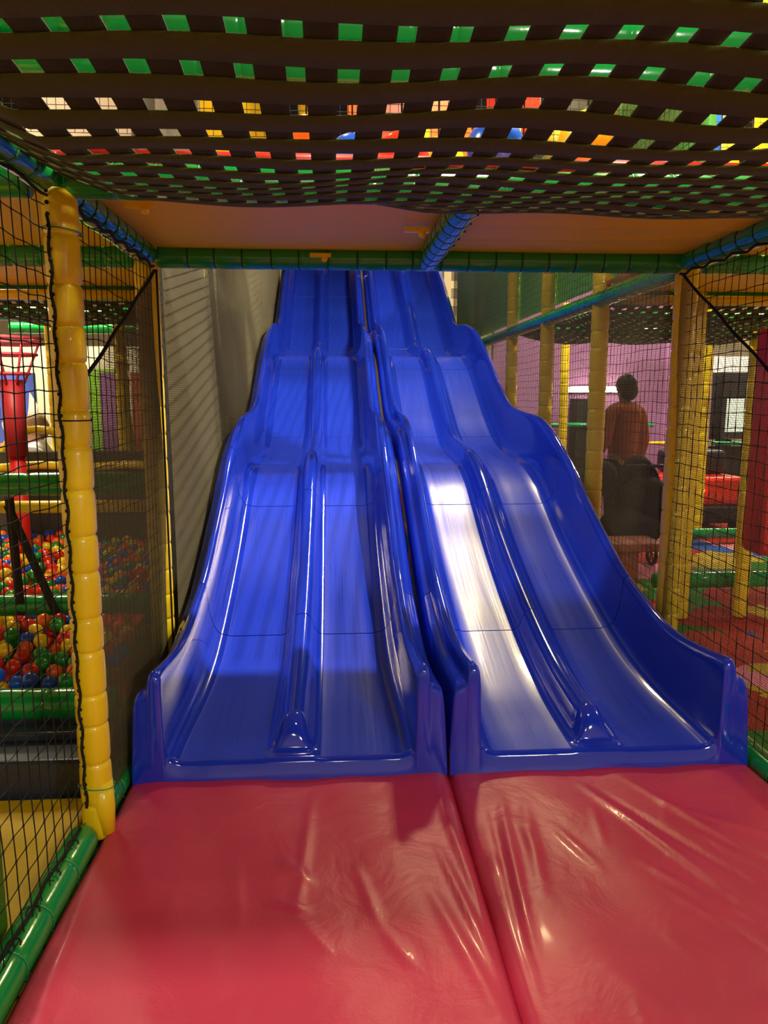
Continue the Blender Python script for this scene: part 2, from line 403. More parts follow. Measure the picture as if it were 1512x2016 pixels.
for c, lab in ((-.185, 'glossy blue wavy two-lane slide on the left, between the grey side net and its twin'),
               (1.075, 'glossy blue wavy two-lane slide on the right, with the bright lamp reflection on its lane')):
    t = thing('wavy_slide', (c, 2.77, 0), lab, 'slide', 'two blue slides side by side')
    for k in range(len(SEAMS)-1):
        a, b = SEAMS[k]+(.0035 if k else 0), SEAMS[k+1]-.0035
        n = max(8, int((b-a)/.06)); ys = [a+(b-a)*i/n for i in range(n+1)]
        if k == 0: ys = sorted(set(ys+[2.839, 2.843, 2.85, 2.86, 2.872, 2.89, 2.91, 2.935, 2.97]))
        m = slide_piece(ys, c, k == 0)
        m.build('exit_section' if k == 0 else 'chute_section', [M['slide'], M['lane']], t)

# ------------------------------------------------------------------ frame: posts
def post(name, x, y, z0, z1, label, r=.058, ties=None, rnd=.12, pinch=.08, tm=None):
    return beam(name, (x, y, z0), (x, y, z1), M['yellow'], label, 'post', r, .135, pinch, ties, rnd=rnd)
p1 = thing('padded_post', (XP, Y[2], -.03), 'bright yellow padded post on the left, nearest the camera, with the net laced to it', 'post')
m, ts, d = pad_mesh((XP, Y[2], -.03), (XP, Y[2], 2.14), .053, .135, .13, .12); m.build('foam_padding', M['yellow'], p1)
q = MB()   # flared foot of the sleeve on the rail
q.path([(XP+.012, Y[2]-.004, .17), (XP+.022, Y[2]-.012, .08), (XP+.036, Y[2]-.02, -.015)], [.045, .041, .026], 14); q.build('sleeve_flap', M['yellow'], p1)
tie((XP, Y[2], .155), Vector((.1, .2, 1)).normalized(), .06, p1, M['gtie']); tie((XP, Y[2], 1.43), Vector((0, .0, 1)), .056, p1, M['bstrap'])
tie((XP, Y[2], 2.02), Vector((.1, 0, 1)).normalized(), .059, p1, M['gtie'])
lac = MB(); pts = []
for i in range(90):
    z = .1+i*.022; pts.append((XP-.020+.004*math.sin(i*1.1), Y[2]-.055+.003*math.sin(i*.7), z))
lac.path(pts, .005, 6)
for i in range(0, 60):
    z = .12+i*.034; lac.ball((XP-.019, Y[2]-.057, z), .007, 6, 4)
lac.build('lacing_rope', M['cord'], p1)
post('padded_post', XL-.01, Y[3], -.03, 2.15, 'yellow padded post at the left end of the far green crossbeam, half behind fine mesh')
post('padded_post', XR+.01, Y[3], -.03, 2.15, 'yellow padded post at the right end of the far green crossbeam, behind netting')
for i, (x, y) in enumerate(((XR+.02, Y[4]), (XR+.02, Y[5]), (XR+.02, Y[6]))):
    post('padded_post', x, y, -.05, 3.7, ['tall yellow padded post right of the slide, first beyond the crossbeam', 'tall yellow padded post right of the slide, second beyond the crossbeam',
         'tall yellow padded post right of the slide, farthest of the row'][i])
post('padded_post', 2.45, 4.96, -.05, 2.2, 'yellow padded post just right of the post at the right end of the crossbeam')
post('padded_post', 4.05, 7.9, -.05, 2.9, 'thin-looking yellow padded post in front of the bright wall at far right', r=.05)
post('padded_post', 4.0, 6.9, -.05, 2.2, 'far yellow padded post left of the red hanging bag')
post('padded_post', 2.9, 4.96, -.05, .85, 'short yellow padded post low at the right edge', r=.05)
post('padded_post', 2.72, 8.7, -.05, 2.6, 'far yellow padded post in front of the purple wall, behind the person', r=.05)
# ---------------- beams
beam('padded_beam', (XL+.05, Y[3], ZT), (XR-.03, Y[3], ZT), M['green'], 'long green padded crossbeam spanning above the slides, tied with black ties', ties=M['tie'])
beam('padded_beam', (XL-1.6, Y[3], ZT), (XL-.06, Y[3], ZT), M['green'], 'green padded beam left of the far left post, level with the crossbeam')
beam('padded_beam', (XR+.1, Y[3], ZT), (XR+1.9, Y[3], ZT), M['green'], 'green padded beam right of the far right post, level with the crossbeam')
beam('padded_beam', (XL+.06, Y[2], ZT), (XR+.3, Y[2], ZT), M['green'], 'green padded crossbeam along the far edge of the webbing net overhead', ties=M['gtie'])
beam('padded_beam', (XL-1.3, Y[2], ZT), (XL-.06, Y[2], ZT), M['green'], 'green padded beam at upper left, outside the near yellow post')
beam('padded_beam', (XL, -.3, ZT+.005), (XL, Y[2]-.06, ZT+.005), M['green'], 'green padded side beam at upper left carrying the edge of the webbing net', ties=M['gtie'])
beam('padded_beam', (XL, Y[2]+.06, ZT+.005), (XL, Y[3]-.03, ZT+.005), M['green'], 'green padded side beam running from the near left post to the far left post', ties=M['tie'])
beam('padded_beam', (XM, Y[2]+.05, ZT-.005), (XM, Y[3]-.02, ZT-.005), M['green'], 'green padded beam in the middle between the two yellow deck panels', ties=M['tie'])
beam('padded_beam', (XR, Y[2]+.05, ZT+.005), (XR, Y[3]-.04, ZT+.005), M['green'], 'green padded side beam at upper right meeting the far right post', ties=M['tie'])
beam('padded_beam', (XR+.005, Y[3]+.05, ZT-.02), (XR+.005, 11.3, ZT-.02), M['green'], 'long green padded beam receding along the right side of the slide')
beam('padded_rail', (XL, -.4, 0.0), (XL, Y[2]-.075, 0.0), M['green'], 'green padded floor rail along the left edge of the mat, nearest the camera', 'padded rail', step=.2, ties=M['gtie'])
beam('padded_rail', (XL, Y[2]+.07, 0.0), (XL, Y[3]-.07, 0.0), M['green'], 'green padded floor rail between the near left post and the left slide', 'padded rail', step=.2, ties=M['gtie'])
beam('padded_rail', (XR, Y[1], 0.0), (XR, Y[3]-.07, 0.0), M['green'], 'green padded floor rail on the right beside the slide exit', 'padded rail', step=.2, ties=M['gtie'])
for y, nm in ((Y[4], 'fourth'), (Y[5], 'fifth'), (Y[6], 'sixth')):
    beam('padded_beam', (XL-2.2, y, ZT), (XL-.1, y, ZT), M['green'], 'green padded beam on the left beyond the side net, %s crossbeam from the camera' % nm)
    beam('padded_beam', (XR+.1, y, ZT), (XR+2.6, y, ZT), M['green'], 'green padded beam on the right beyond the side net, %s crossbeam from the camera' % nm)
# small yellow clamps on the deck edges
for x, y, lab in ((XL+.2, 2.78, 'small yellow clamp under the deck at upper left beside the side beam'), (XM-.12, 3.1, 'thin yellow bracket under the deck left of the middle beam'), (-.06, 3.66, 'small yellow clip above the far crossbeam, left half')):
    t = MB().box(x-.05, x+.05, y-.012, y+.012, ZT-.006, ZT+.012); t.ball((x+.02, y, ZT-.012), .016, 8, 6)
    tag(t.build('clamp', M['yellow'], origin=(x, y, ZT), smooth=False), lab, 'clamp')
# net hooks on the left floor rail
for i, y in enumerate((2.28, 2.12, 1.96, 1.83)):
    t = MB(); t.path([(XL+.01+.018*math.cos(a), y+.018*math.sin(a), .058+.006*math.sin(a)) for a in [PI*1.6*k/10 for k in range(11)]], .003, 6)
    tag(t.build('net_hook', M['black'], origin=(XL, y, .05)), ['black ring hook on the left floor rail, nearest the yellow post', 'black ring hook on the left floor rail, second from the yellow post',
        'black ring hook on the left floor rail, third from the yellow post', 'black ring hook on the left floor rail, fourth from the yellow post'][i], 'hook', 'net hooks on the left floor rail')

# ---------------- yellow deck panels overhead
def deck(x0, x1, y0, y1, lab, folds=.0, z=2.205):
    nx, ny = 40, 48; vs = []; fs = []
    for j in range(ny+1):
        y = y0+(y1-y0)*j/ny
        for i in range(nx+1):
            x = x0+(x1-x0)*i/nx; tx = (x-x0)/(x1-x0); ty = j/ny
            sag = -.018*4*tx*(1-tx)*4*ty*(1-ty)
            f = folds*(math.sin(ty*34+2*math.sin(tx*3))+.5*math.sin(ty*61+tx*5))*min(1, 4*ty*(1-ty))
            vs.append((x, y, z+sag+f))
    n0 = len(vs)
    for j in range(ny):
        for i in range(nx):
            a = j*(nx+1)+i; fs.append((a, a+nx+1, a+nx+2, a+1))
    m = MB(); m.add(vs, fs); m.box(x0, x1, y0, y1, z+.03, z+.06, 1)
    tag(m.build('deck_panel', [M['deck'], M['red']], origin=((x0+x1)/2, (y0+y1)/2, z)), lab, 'deck panel', 'yellow deck panels overhead')
deck(XL+.03, XM-.02, Y[2], Y[3]+.03, 'smooth yellow vinyl deck panel overhead, left of the middle beam', .0008)
deck(XM+.02, XR-.02, Y[2], Y[3]+.03, 'creased yellow vinyl deck panel overhead, right of the middle beam', .0035)
for yy, nm in ((Y[2], 'second bay'), (Y[3]+.04, 'third bay')):
    deck(XL-1.7, XL-(.03 if yy < 3 else .13), yy, yy+1.2, 'yellow vinyl deck panel overhead outside the left net, %s' % nm, .002)
    deck(XR+.03, XR+2.2, yy, yy+1.2, 'yellow vinyl deck panel overhead outside the right net, %s' % nm, .002)
for s, xa, xb in (('left', XL-1.7, XL-.1), ('right', XR+.1, XR+2.2)):
    t = MB(); t.tube((xa, Y[4]-.18, 2.13), (xb, Y[4]-.18, 2.13), .03, 12)
    tag(t.build('yellow_pipe', M['yellow'], origin=(xa, Y[4]-.18, 2.13)), 'yellow round pipe under the deck outside the %s net' % s, 'pipe')

# ---------------- woven webbing nets
def webbing(x0, x1, y0, y1, zb, lab, pitch=.0855, wd=.053, detail=True, edge=.25, rise=.125):
    t = thing('webbing_net', (x0, y0, ZT), lab, 'net')
    def Z(x, y):
        if not detail:
            e = min(max(0, x-x0), max(0, x1-x), max(0, y1-y), max(0, y-y0))/.35
            return zb+.12*(1-min(1, e)**.6)+.012*math.sin(x*9+y*5)
        b = zb-.048*math.exp(-((y-1.62)/.38)**2)+.05*max(0, (y-2.0))
        gl = min(1, max(0, x-x0)/.34)**.62; gr = min(1, max(0, x1-x)/.3)**.6
        ty = 2.225-.115*min(1, max(0, (x+.9)/1.2)); gy = min(1, max(0, y1-y)/.2)**.6
        z = b+(2.235-b)*(1-gl)+(2.2-b)*(1-gr)
        z = max(z, b+(ty-b)*(1-gy)+(2.235-ty)*(1-gl)*(1-gy))
        return z+.005*math.sin(x*9+y*3)+.003*math.sin(y*13+x*6)+.006*math.sin(x*4.1)
    def strap(pf, n, wdir, name, mt, up):
        vs = []; fs = []
        for k in range(n+1):
            p, o = pf(k/n)
            for s in (-1, 1):
                q = Vector(p)+Vector(wdir)*s*((.072 if detail and name == 'cross_strap' else wd)/2)*o
                q.z = Z(q.x, q.y)+up
                vs.append(q); 
            for s in (-1, 1):
                vs.append(vs[-2]+Vector((0, 0, .0025)))
        # order: a0,a1,b0,b1
        vs2 = []
        for k in range(n+1):
            a, b = vs[4*k], vs[4*k+1]; vs2 += [a, b, b+Vector((0, 0, .0025)), a+Vector((0, 0, .0025))]
        for k in range(n):
            for s in range(4):
                a = 4*k+s; b = 4*k+(s+1) % 4; fs.append((a, b, b+4, a+4))
        m = MB(); m.add(vs2, fs); return m.build(name, mt, t)
    pyy = .115 if detail else pitch; ny = int((y1-y0)/pyy); nx = int((x1-x0)/pitch)
    for j in range(ny+1):
        y = y1+(.008 if detail else -.03)-j*pyy; ph = random.uniform(0, 6)
        strap(lambda s: ((x0+(x1-x0)*s, y+.003*math.sin(s*9+ph)+.002*math.sin(s*23+ph), 0), 1), 60 if detail else 24, (0, 1, 0), 'cross_strap', M['strap'], 0)
    for i in range(nx+1):
        x = x0+.04+i*pitch; ph = random.uniform(0, 6)
        strap(lambda s: ((x+.003*math.sin(s*8+ph), y0+(y1-y0)*s, 0), 1), 60 if detail else 24, (1, 0, 0), 'long_strap', M['strap2'], .003)
    return t
webbing(XL-.03, XR+.25, -.25, Y[2]+.03, 2.055, 'large dark olive woven webbing net sagging overhead above the mat')
webbing(XL-1.7, XL-.18, Y[4]+.03, Y[5]-.03, 2.04, 'dark webbing net overhead outside the left net, behind the yellow post', detail=False)
webbing(XR+.06, XR+2.3, Y[4]+.03, Y[5]-.03, 2.04, 'dark webbing net overhead outside the right net, beyond the yellow decks', detail=False)
webbing(XR+.06, XR+2.3, Y[5]+.05, Y[6]-.03, 2.02, 'farther dark webbing net overhead on the right, behind the person', detail=False)

# ---------------- nets
def yz(x, y0): return lambda u, v: Vector((x+.006*math.sin(v*3+u*2), y0+u, v))
t = thing('rope_net', (-.835, .7, .04), 'black knotted rope net on the left from the camera to the near yellow post', 'net')
net('net_mesh', lambda u, v: Vector((-.872+.008*math.sin(v*3+u*2), .7+u, .05+v)), 1.715, 2.06, .066, .070, .0019, M['cord'], seg=.07, knots=.0038, parent=t, wob=.0045)
MB().path([(XL+.0+.005*math.sin(k), .7+k*.06, .056+.005*math.sin(k*1.7)) for k in range(29)], .006, 6).build('edge_rope', M['cord'], t)
MB().path([(XL+.01, .7+k*.06, 2.115+.006*math.sin(k*1.3)) for k in range(30)], .005, 6).build('edge_rope', M['cord'], t)
t = thing('rope_net', (-.862, 2.55, .04), 'black knotted rope net on the left between the near and far yellow posts', 'net')
net('net_mesh', lambda u, v: Vector((-.866+.006*math.sin(v*3+u*2), 2.55+u, .06+v)), 1.12, 2.05, .062, .066, .0018, M['cord'], seg=.07, knots=.0034, parent=t, wob=.004)
MB().path([(XL+.045, 2.55+k*.06, 2.11+.012*math.sin(k*2.1)) for k in range(19)], .007, 6).build('edge_rope', M['cord'], t)
MB().path([(XL+.05, 3.66, .1+k*.05) for k in range(41)], .005, 6).build('edge_rope', M['cord'], t)
t = thing('rope_net', (1.74, 2.5, .04), 'black knotted rope net on the right side in front of the carpeted area', 'net')
net('net_mesh', lambda u, v: Vector((1.745+.006*math.sin(v*3+u*2), 2.5+u, .05+v)), 1.18, 2.06, .062, .066, .0018, M['cord'], seg=.07, knots=.0034, parent=t, wob=.004)
MB().path([(XR-.045, 2.6+k*.06, 2.11+.01*math.sin(k*2.1)) for k in range(19)], .006, 6).build('edge_rope', M['cord'], t)
# fine mesh screens with sloping roped tops
t = thing('mesh_screen', (-.853, 2.52, 0), 'dark fine mesh screen with a sloping roped top edge, left between the two posts', 'mesh screen')
net('net_mesh', lambda u, v: Vector((-.850+.010*math.sin(v*4+u*3), 2.53+u, .02+v)), 1.16, 2.07, 0.0095, .0095, .0011, M['dmesh'], seg=.15, sides=3, top=lambda u: 1.51+.49*u, parent=t)
MB().path([(-.845, 2.53+k*.058, 1.53+.49*k*.058+.004*math.sin(k)) for k in range(21)], .007, 6).build('edge_rope', M['cord'], t)
t = thing('mesh_screen', (1.735, 2.52, 0), 'fine mesh screen with a sloping roped top edge, right in front of the carpeted area', 'mesh screen')
net('net_mesh', lambda u, v: Vector((1.733+.008*math.sin(v*4+u*3), 2.53+u, .02+v)), 1.16, 2.07, 0.0095, .0095, .0011, M['dmesh'], seg=.15, sides=3, top=lambda u: 1.37+.62*u, parent=t)
MB().path([(1.732, 2.53+k*.058, 1.39+.62*k*.058+.004*math.sin(k)) for k in range(21)], .007, 6).build('edge_rope', M['cord'], t)
o = net('mesh_screen', lambda u, v: Vector((-.826+.006*math.sin(v*2.2+u*1.7), 3.78+u, .15+v)), 8.0, 3.7, .0115, .0115, .0014, M['mesh'], 'tall grey fine mesh screen running along the left side of the slides', 'mesh screen', seg=.5, sides=3)
o = net('mesh_screen', lambda u, v: Vector((1.716+.006*math.sin(v*2.2+u*1.7), 3.78+u, .15+v)), 7.0, 3.7, .0115, .0115, .0008, M['mesh'], 'tall fine mesh screen running along the right side of the slides', 'mesh screen', seg=.5, sides=3)
o = net('rope_net', lambda u, v: Vector((XR+.066+.006*math.sin(v*3+u*2), 3.8+u, .1+v)), 6.0, 3.5, .06, .06, .0016, M['cord'], 'black square rope net behind the fine mesh on the right of the slides', 'net', seg=.12, wob=.003)
net('rope_net', lambda u, v: Vector((-.80+u, 3.85+v*.97, 2.42+v*.20)), 2.5, 6.0, .055, .055, .0035, M['cord'], 'black safety net stretched above the two slides, behind the far crossbeam', 'net', seg=.3, wob=.003)
# side panels beyond
tag(MB().box(-.99, -.95, 3.95, 12.5, -.06, 4.2).build('divider_panel', M['grey'], origin=(-.97, 3.95, -.06), smooth=False, bevel=.01), 'tall grey vinyl divider panel behind the fine mesh left of the slides', 'panel')

# upper level on the right: green panels between the posts
for i, (a, b) in enumerate(((Y[3]+.02, Y[4]-.02), (Y[4]+.02, Y[5]-.02), (Y[5]+.02, Y[6]-.02), (Y[6]+.02, Y[7]+2.6))):
    o = MB().box(XR+.085, XR+.125, a, b, 2.28, 3.6).build('vinyl_panel', M['gpan'], origin=(XR+.105, a, 2.28), smooth=False, bevel=.01)
    tag(o, ['upright green vinyl panel on the upper level at right, nearest the crossbeam', 'upright green vinyl panel on the upper level at right, second from the crossbeam',
            'upright green vinyl panel on the upper level at right, third from the crossbeam', 'upright green vinyl panel on the upper level at right, farthest'][i], 'panel', 'green panels on the upper level')
# slatted pale ladder wall far behind the slide top
t = thing('slatted_ladder', (2.15, 12.4, -.06), 'pale slatted ladder tower far behind the top right of the slides', 'ladder')
for x in (1.86, 2.46): MB().box(x-.06, x+.06, 12.35, 12.45, -.06, 4.4).build('upright', M['slat'], t, smooth=False)
for k in range(15): MB().box(1.92, 2.40, 12.36, 12.44, .2+k*.28, .32+k*.28).build('rung', M['slat'], t, smooth=False)
# ---------------- upper level seen through the webbing
for x, nm in ((XL, 'left'), (-.15, 'left of centre'), (XM+.1, 'centre'), (1.15, 'right of centre'), (2.6, 'far right')):
    post('padded_post', x, Y[4], 2.25 if x > XR or x < XL+.1 else 2.85, 4.6, 'yellow padded upper-level post seen through the webbing, %s' % nm)
beam('padded_beam', (XL-.2, Y[2], 2.52), (3.2, Y[2], 2.52), M['green'], 'lower green padded guard rail just above the webbing net')
beam('padded_beam', (XL-.2, Y[2], 2.635), (3.2, Y[2], 2.635), M['green'], 'upper green padded guard rail just above the webbing net')
beam('padded_beam', (-2.2, Y[4], 2.97), (3.4, Y[4], 2.97), M['red'], 'red padded upper-level rail glimpsed through the webbing')
beam('padded_beam', (-2.2, Y[4]-.02, 2.86), (3.4, Y[4]-.02, 2.86), M['teal'], 'teal green padded upper-level rail glimpsed through the webbing')
net('rope_net', lambda u, v: Vector((-2+u, Y[4]-.25, 3.04+v)), 5.5, 1.5, .05, .05, .002, M['cord'], 'black rope net on the upper level glimpsed through the webbing', 'net', seg=.3)
for i, (x0, x1, z0, z1, mm, cn) in enumerate(((-1.9, -1.0, 3.1, 3.9, 'cream', 'cream'), (-1.0, -.3, 3.0, 3.5, 'yelb', 'yellow'), (.1, .9, 3.0, 3.35, 'orab', 'orange'), (1.0, 1.35, 3.2, 3.9, 'redb', 'red'), (2.2, 2.6, 3.0, 4.0, 'blub', 'blue'), (2.8, 3.3, 3.0, 3.7, 'yelb', 'yellow right-hand'))):
    tag(MB().box(x0, x1, 5.02, 5.06, z0, 4.2).build('vinyl_panel', M[mm], origin=(x0, 5.04, z0), smooth=False, bevel=.01), '%s vinyl panel on the upper level glimpsed through the webbing' % cn, 'panel')
beam('padded_beam', (-2.2, Y[4]+.09, 4.26), (3.4, Y[4]+.09, 4.26), M['green'], 'high green padded beam carrying the upper-level panels')
BL = [(-.10+.19*k, 2.49+.05*math.sin(k*2.3), m_, c_) for k, (m_, c_) in enumerate((('orab', 'orange'), ('blub', 'blue'), ('redb', 'red'), ('yelb', 'yellow'), ('blub', 'blue'), ('redb', 'red'), ('yelb', 'yellow'), ('blub', 'blue')))]
for i, (x, z, mm, cn) in enumerate(BL):
    y = 3.14+.30*(i % 2)
    t = thing('hanging_ball', (x, y, z), '%s hanging ball seen through the webbing, %s from the left' % (cn, ['first', 'second', 'third', 'fourth', 'fifth', 'sixth', 'seventh', 'eighth'][i]), 'ball', 'hanging balls above the decks')
    MB().ball((x, y, z), .118, 24, 16).build('ball', M[mm], t); MB().tube((x, y, z+.11), (x, y, 3.42), .004, 6).build('cord', M['cord'], t)
beam('padded_beam', (XL, 3.30, 3.46), (XR, 3.30, 3.46), M['green'], 'upper green padded beam from which the coloured balls hang')

# ------------------------------------------------------------------ left side: ball pits
beam('padded_beam', (-2.3, 3.02, .235), (-.93, 3.02, .235), M['green'], 'thick green padded edge in front of the near ball pit at left', 'padded beam', r=.066, step=.3)
beam('padded_beam', (-2.4, Y[3]+.03, .46), (-.96, Y[3]+.03, .46), M['green'], 'green padded rail between the near and the far ball pit')
beam('padded_beam', (-2.4, Y[3]+.03, 1.08), (-.95, Y[3]+.03, 1.08), M['green'], 'green padded rail at chest height above the ball pits', r=.058, step=.3)
t = MB(); t.box(-2.6, -.93, 2.98, 3.06, -.06, .2); tag(t.build('pit_wall', M['navy'], origin=(-1.7, 3.0, -.06), smooth=False, bevel=.01), 'dark navy padded wall under the near ball pit edge', 'wall pad')
t = thing('step_block', (-1.7, 2.85, -.06), 'dark navy vinyl step below the ball pit on the left', 'step')
MB().box(-2.6, -.93, 2.72, 2.975, -.06, .13).build('lower_step', M['navy'], t, smooth=False, bevel=.015)
MB().box(-2.6, -.93, 2.88, 2.975, .131, .17).build('upper_step', M['navy'], t, smooth=False, bevel=.01)
tag(MB().box(-2.6, -.935, .8, 2.70, -.06, -.012).build('floor_mat', M['deck'], origin=(-1.7, 1.8, -.06), smooth=False, bevel=.01), 'yellow-orange vinyl floor mat outside the left net', 'mat')
tag(MB().box(-1.6, -.945, 1.2, 1.98, -.01, .44).build('soft_block', M['olive'], origin=(-1.3, 1.6, -.01), smooth=False, bevel=.02), 'olive green soft play block at the lower left edge', 'soft block')
tag(MB().box(-2.9, -1.0, 5.5, 5.56, -.06, 1.12).build('pit_wall', M['grey'], origin=(-1.9, 5.5, -.06), smooth=False, bevel=.01), 'grey padded back wall of the far ball pit', 'wall pad')
t = MB(); t.path([(-2.9+.1*k, 5.42, 1.02+.01*math.sin(k)) for k in range(20)], .03, 12)
tag(t.build('yellow_bumper', M['yellow'], origin=(-1.9, 5.42, 1.0)), 'yellow rounded rim on top of the back wall of the ball pit', 'bumper')
t = MB()
t.path([(-2.5, 4.0, .93), (-1.9, 4.0, .93), (-1.35, 4.0, .93), (-1.02, 4.0, .93)], .034, 12)
tag(t.build('yellow_bumper', M['yellow'], origin=(-1.7, 4.0, .93)), 'yellow padded rim hanging just under the chest-high green rail', 'bumper')
for (a, b, lab) in (((-1.60, 3.70, 1.02), (-1.585, 3.70, .42), 'dark vertical webbing strap hanging from the chest-high rail to the pit rail'), ((-1.60, 3.68, .98), (-1.40, 3.68, .42), 'dark slanting webbing strap from the chest-high rail down to the right')):
    m = MB(); a = Vector(a); b = Vector(b); n = 8
    vs = []; fs = []
    for k in range(n+1):
        p = a.lerp(b, k/n); vs += [p+Vector((-.022, 0, 0)), p+Vector((.022, 0, 0)), p+Vector((.022, .004, 0)), p+Vector((-.022, .004, 0))]
    for k in range(n):
        for s in range(4): fs.append((4*k+s, 4*k+(s+1) % 4, 4*k+4+(s+1) % 4, 4*k+4+s))
    m.add(vs, fs); tag(m.build('webbing_strap', M['bstrap'], origin=a), lab, 'strap')
# balls
random.seed(11)
cols = ['redb', 'yelb', 'blub', 'greb', 'orab']; cn = dict(redb='red', yelb='yellow', blub='blue', greb='green', orab='orange')
bm = {}
for c in cols:
    q = MB().ball((0, 0, 0), .036, 16, 10); me = bpy.data.meshes.new('pit_ball'); me.from_pydata(q.v, [], q.f); me.materials.append(M[c])
    me.polygons.foreach_set('use_smooth', [True]*len(q.f)); bm[c] = me
cand = []
def bed(x0, x1, y0, y1, zf, pit, n):
    pts = []
    tries = 0
    while tries < n:
        tries += 1
        x = random.uniform(x0, x1); y = random.uniform(y0, y1)
        if not (-.485*y < x < -.23*y) or math.hypot(x+2.08, y-4.98) < .1: continue
        if all((x-a)**2+(y-b)**2 > .066**2 for a, b in pts):
            pts.append((x, y))
    for x, y in pts: cand.append((x, y, zf(x, y)+random.uniform(-.012, .022), pit))
bed(-1.85, -.99, 3.13, 3.66, lambda x, y: .27+(y-3.13)*.26, 'near', 6000)
bed(-2.45, -1.05, 3.85, 5.42, lambda x, y: .40+(y-3.85)*.055+.03*math.sin(x*5), 'far', 30000)
cand.sort(key=lambda p: p[1])
for i, (x, y, z, pit) in enumerate(cand[:298]):
    c = random.choice(cols)
    o = bpy.data.objects.new('pit_ball', bm[c]); C.collection.objects.link(o); o.location = (x, y, z)
    tag(o, 'small %s plastic ball lying among the others in the %s ball pit at left' % (cn[c], pit), 'ball', '%s balls in the %s ball pit' % (cn[c], pit))
m = MB(); 
for (x, y, z, pit) in cand[298:]: m.ball((x, y, z), .036, 10, 7, mi=random.randrange(5))
for k in range(0):
    pass
# under-layers that fill each pit
for (x0, x1, y0, y1, zf) in ((-1.85, -.99, 3.12, 3.68, lambda x, y: .215+(y-3.13)*.26), (-2.45, -1.04, 3.85, 5.44, lambda x, y: .35+(y-3.85)*.055)):
    yy = y0
    while yy < y1:
        xx = x0
        while xx < x1:
            if -.50*yy < xx < -.22*yy and math.hypot(xx+2.08, yy-4.98) > .1: m.ball((xx+random.uniform(-.01, .01), yy+random.uniform(-.01, .01), zf(xx, yy)), .036, 8, 6, mi=random.randrange(5))
            xx += .073
        yy += .073
tag(m.build('pit_balls', [M[c] for c in cols], origin=(-1.5, 4, .2)), 'lower layer of mixed coloured balls filling the two ball pits at left', 'balls', kind='stuff')

# red basket pole, boards and child in the area behind the pits
t = thing('basket_tower', (-2.08, 5.0, -.06), 'red round column topped by a pink metal ring basket at the left edge', 'basket')
MB().tube((-2.08, 4.98, 1.13), (-2.08, 4.98, 1.62), .068, 20).build('column', M['dred'], t)
b = MB()
for z, r in ((1.88, .2), (1.85, .19), (1.78, .16), (1.66, .11)):
    b.path([(-2.08+r*math.cos(a), 4.98+r*math.sin(a), z) for a in [2*PI*k/24 for k in range(24)]], .009, 6, closed=True)
for k in range(8):
    a = 2*PI*k/8; b.tube((-2.08+.2*math.cos(a), 4.98+.2*math.sin(a), 1.88), (-2.08+.08*math.cos(a), 4.98+.08*math.sin(a), 1.6), .008, 6)
b.build('ring_basket', M['pink'], t)
MB().tube((-2.08, 4.98, -.06), (-2.08, 4.98, 1.13), .05, 16).build('lower_pole', M['red'], t)
t = thing('flame_board', (-3.1, 7.6, .2), 'blue board with white flame shapes behind the red column', 'board')
MB().box(-3.75, -2.95, 7.58, 7.62, .2, 1.75).build('panel', M['sky'], t, smooth=False)
q = MB(); random.seed(5)
for k in range(6):
    x = -3.65+k*.12; h = .12+.1*(k % 3)
    q.add([(x, 7.57, 1.25), (x+.1, 7.57, 1.25), (x+.12, 7.57, 1.25+h*.6), (x+.05, 7.57, 1.25+h), (x+.03, 7.57, 1.25+h*.5)], [(0, 1, 2, 3, 4)])
    q.add([(x, 7.572, 1.25), (x+.1, 7.572, 1.25), (x+.07, 7.572, .9+h*.4)], [(0, 2, 1)])
q.build('flame_motif', M['white'], t, smooth=False)
tag(MB().box(-2.9, -2.2, 7.9, 7.94, .2, 1.8).build('wall_board', M['lime'], origin=(-2.5, 7.9, .2), smooth=False), 'lime green board behind the near yellow post', 'board')
tag(MB().box(-4.2, -1.3, 8.2, 8.25, -.06, 2.05).build('wall_board', M['cream'], origin=(-2.5, 8.2, 0), smooth=False), 'cream back partition beyond the ball pits', 'partition')
for i, (x, c) in enumerate(((-2.15, 'purple'), (-1.85, 'rust'), (-1.6, 'purple'))):
    tag(MB().box(x-.12, x+.12, 7.4, 7.5, .6, 1.75).build('wall_board', M[c], origin=(x, 7.4, .6), smooth=False), ['purple board seen through the fine mesh at left, left one', 'rust coloured board seen through the fine mesh at left', 'purple board seen through the fine mesh at left, right one'][i], 'board')
post('padded_post', -2.33, 6.4, -.05, 2.1, 'far yellow padded post behind the pink ring basket', r=.05)
post('padded_post', -1.72, 6.2, -.05, 2.1, 'far yellow padded post seen through the fine mesh at left', r=.05)
t = MB(); t.path([(-2.25+.32*math.cos(a), 5.8, .95+.32*math.sin(a)) for a in [PI*k/14 for k in range(15)]], .03, 10)
tag(t.build('yellow_hoop', M['yelb'], origin=(-2.25, 5.8, .95)), 'yellow curved hoop beside the red column', 'hoop')
tag(MB().box(-2.75, -2.5, 5.9, 6.1, -.06, 1.15).build('soft_block', M['pink'], origin=(-2.6, 6, 0), smooth=False, bevel=.03), 'pink soft block behind the red column', 'soft block')

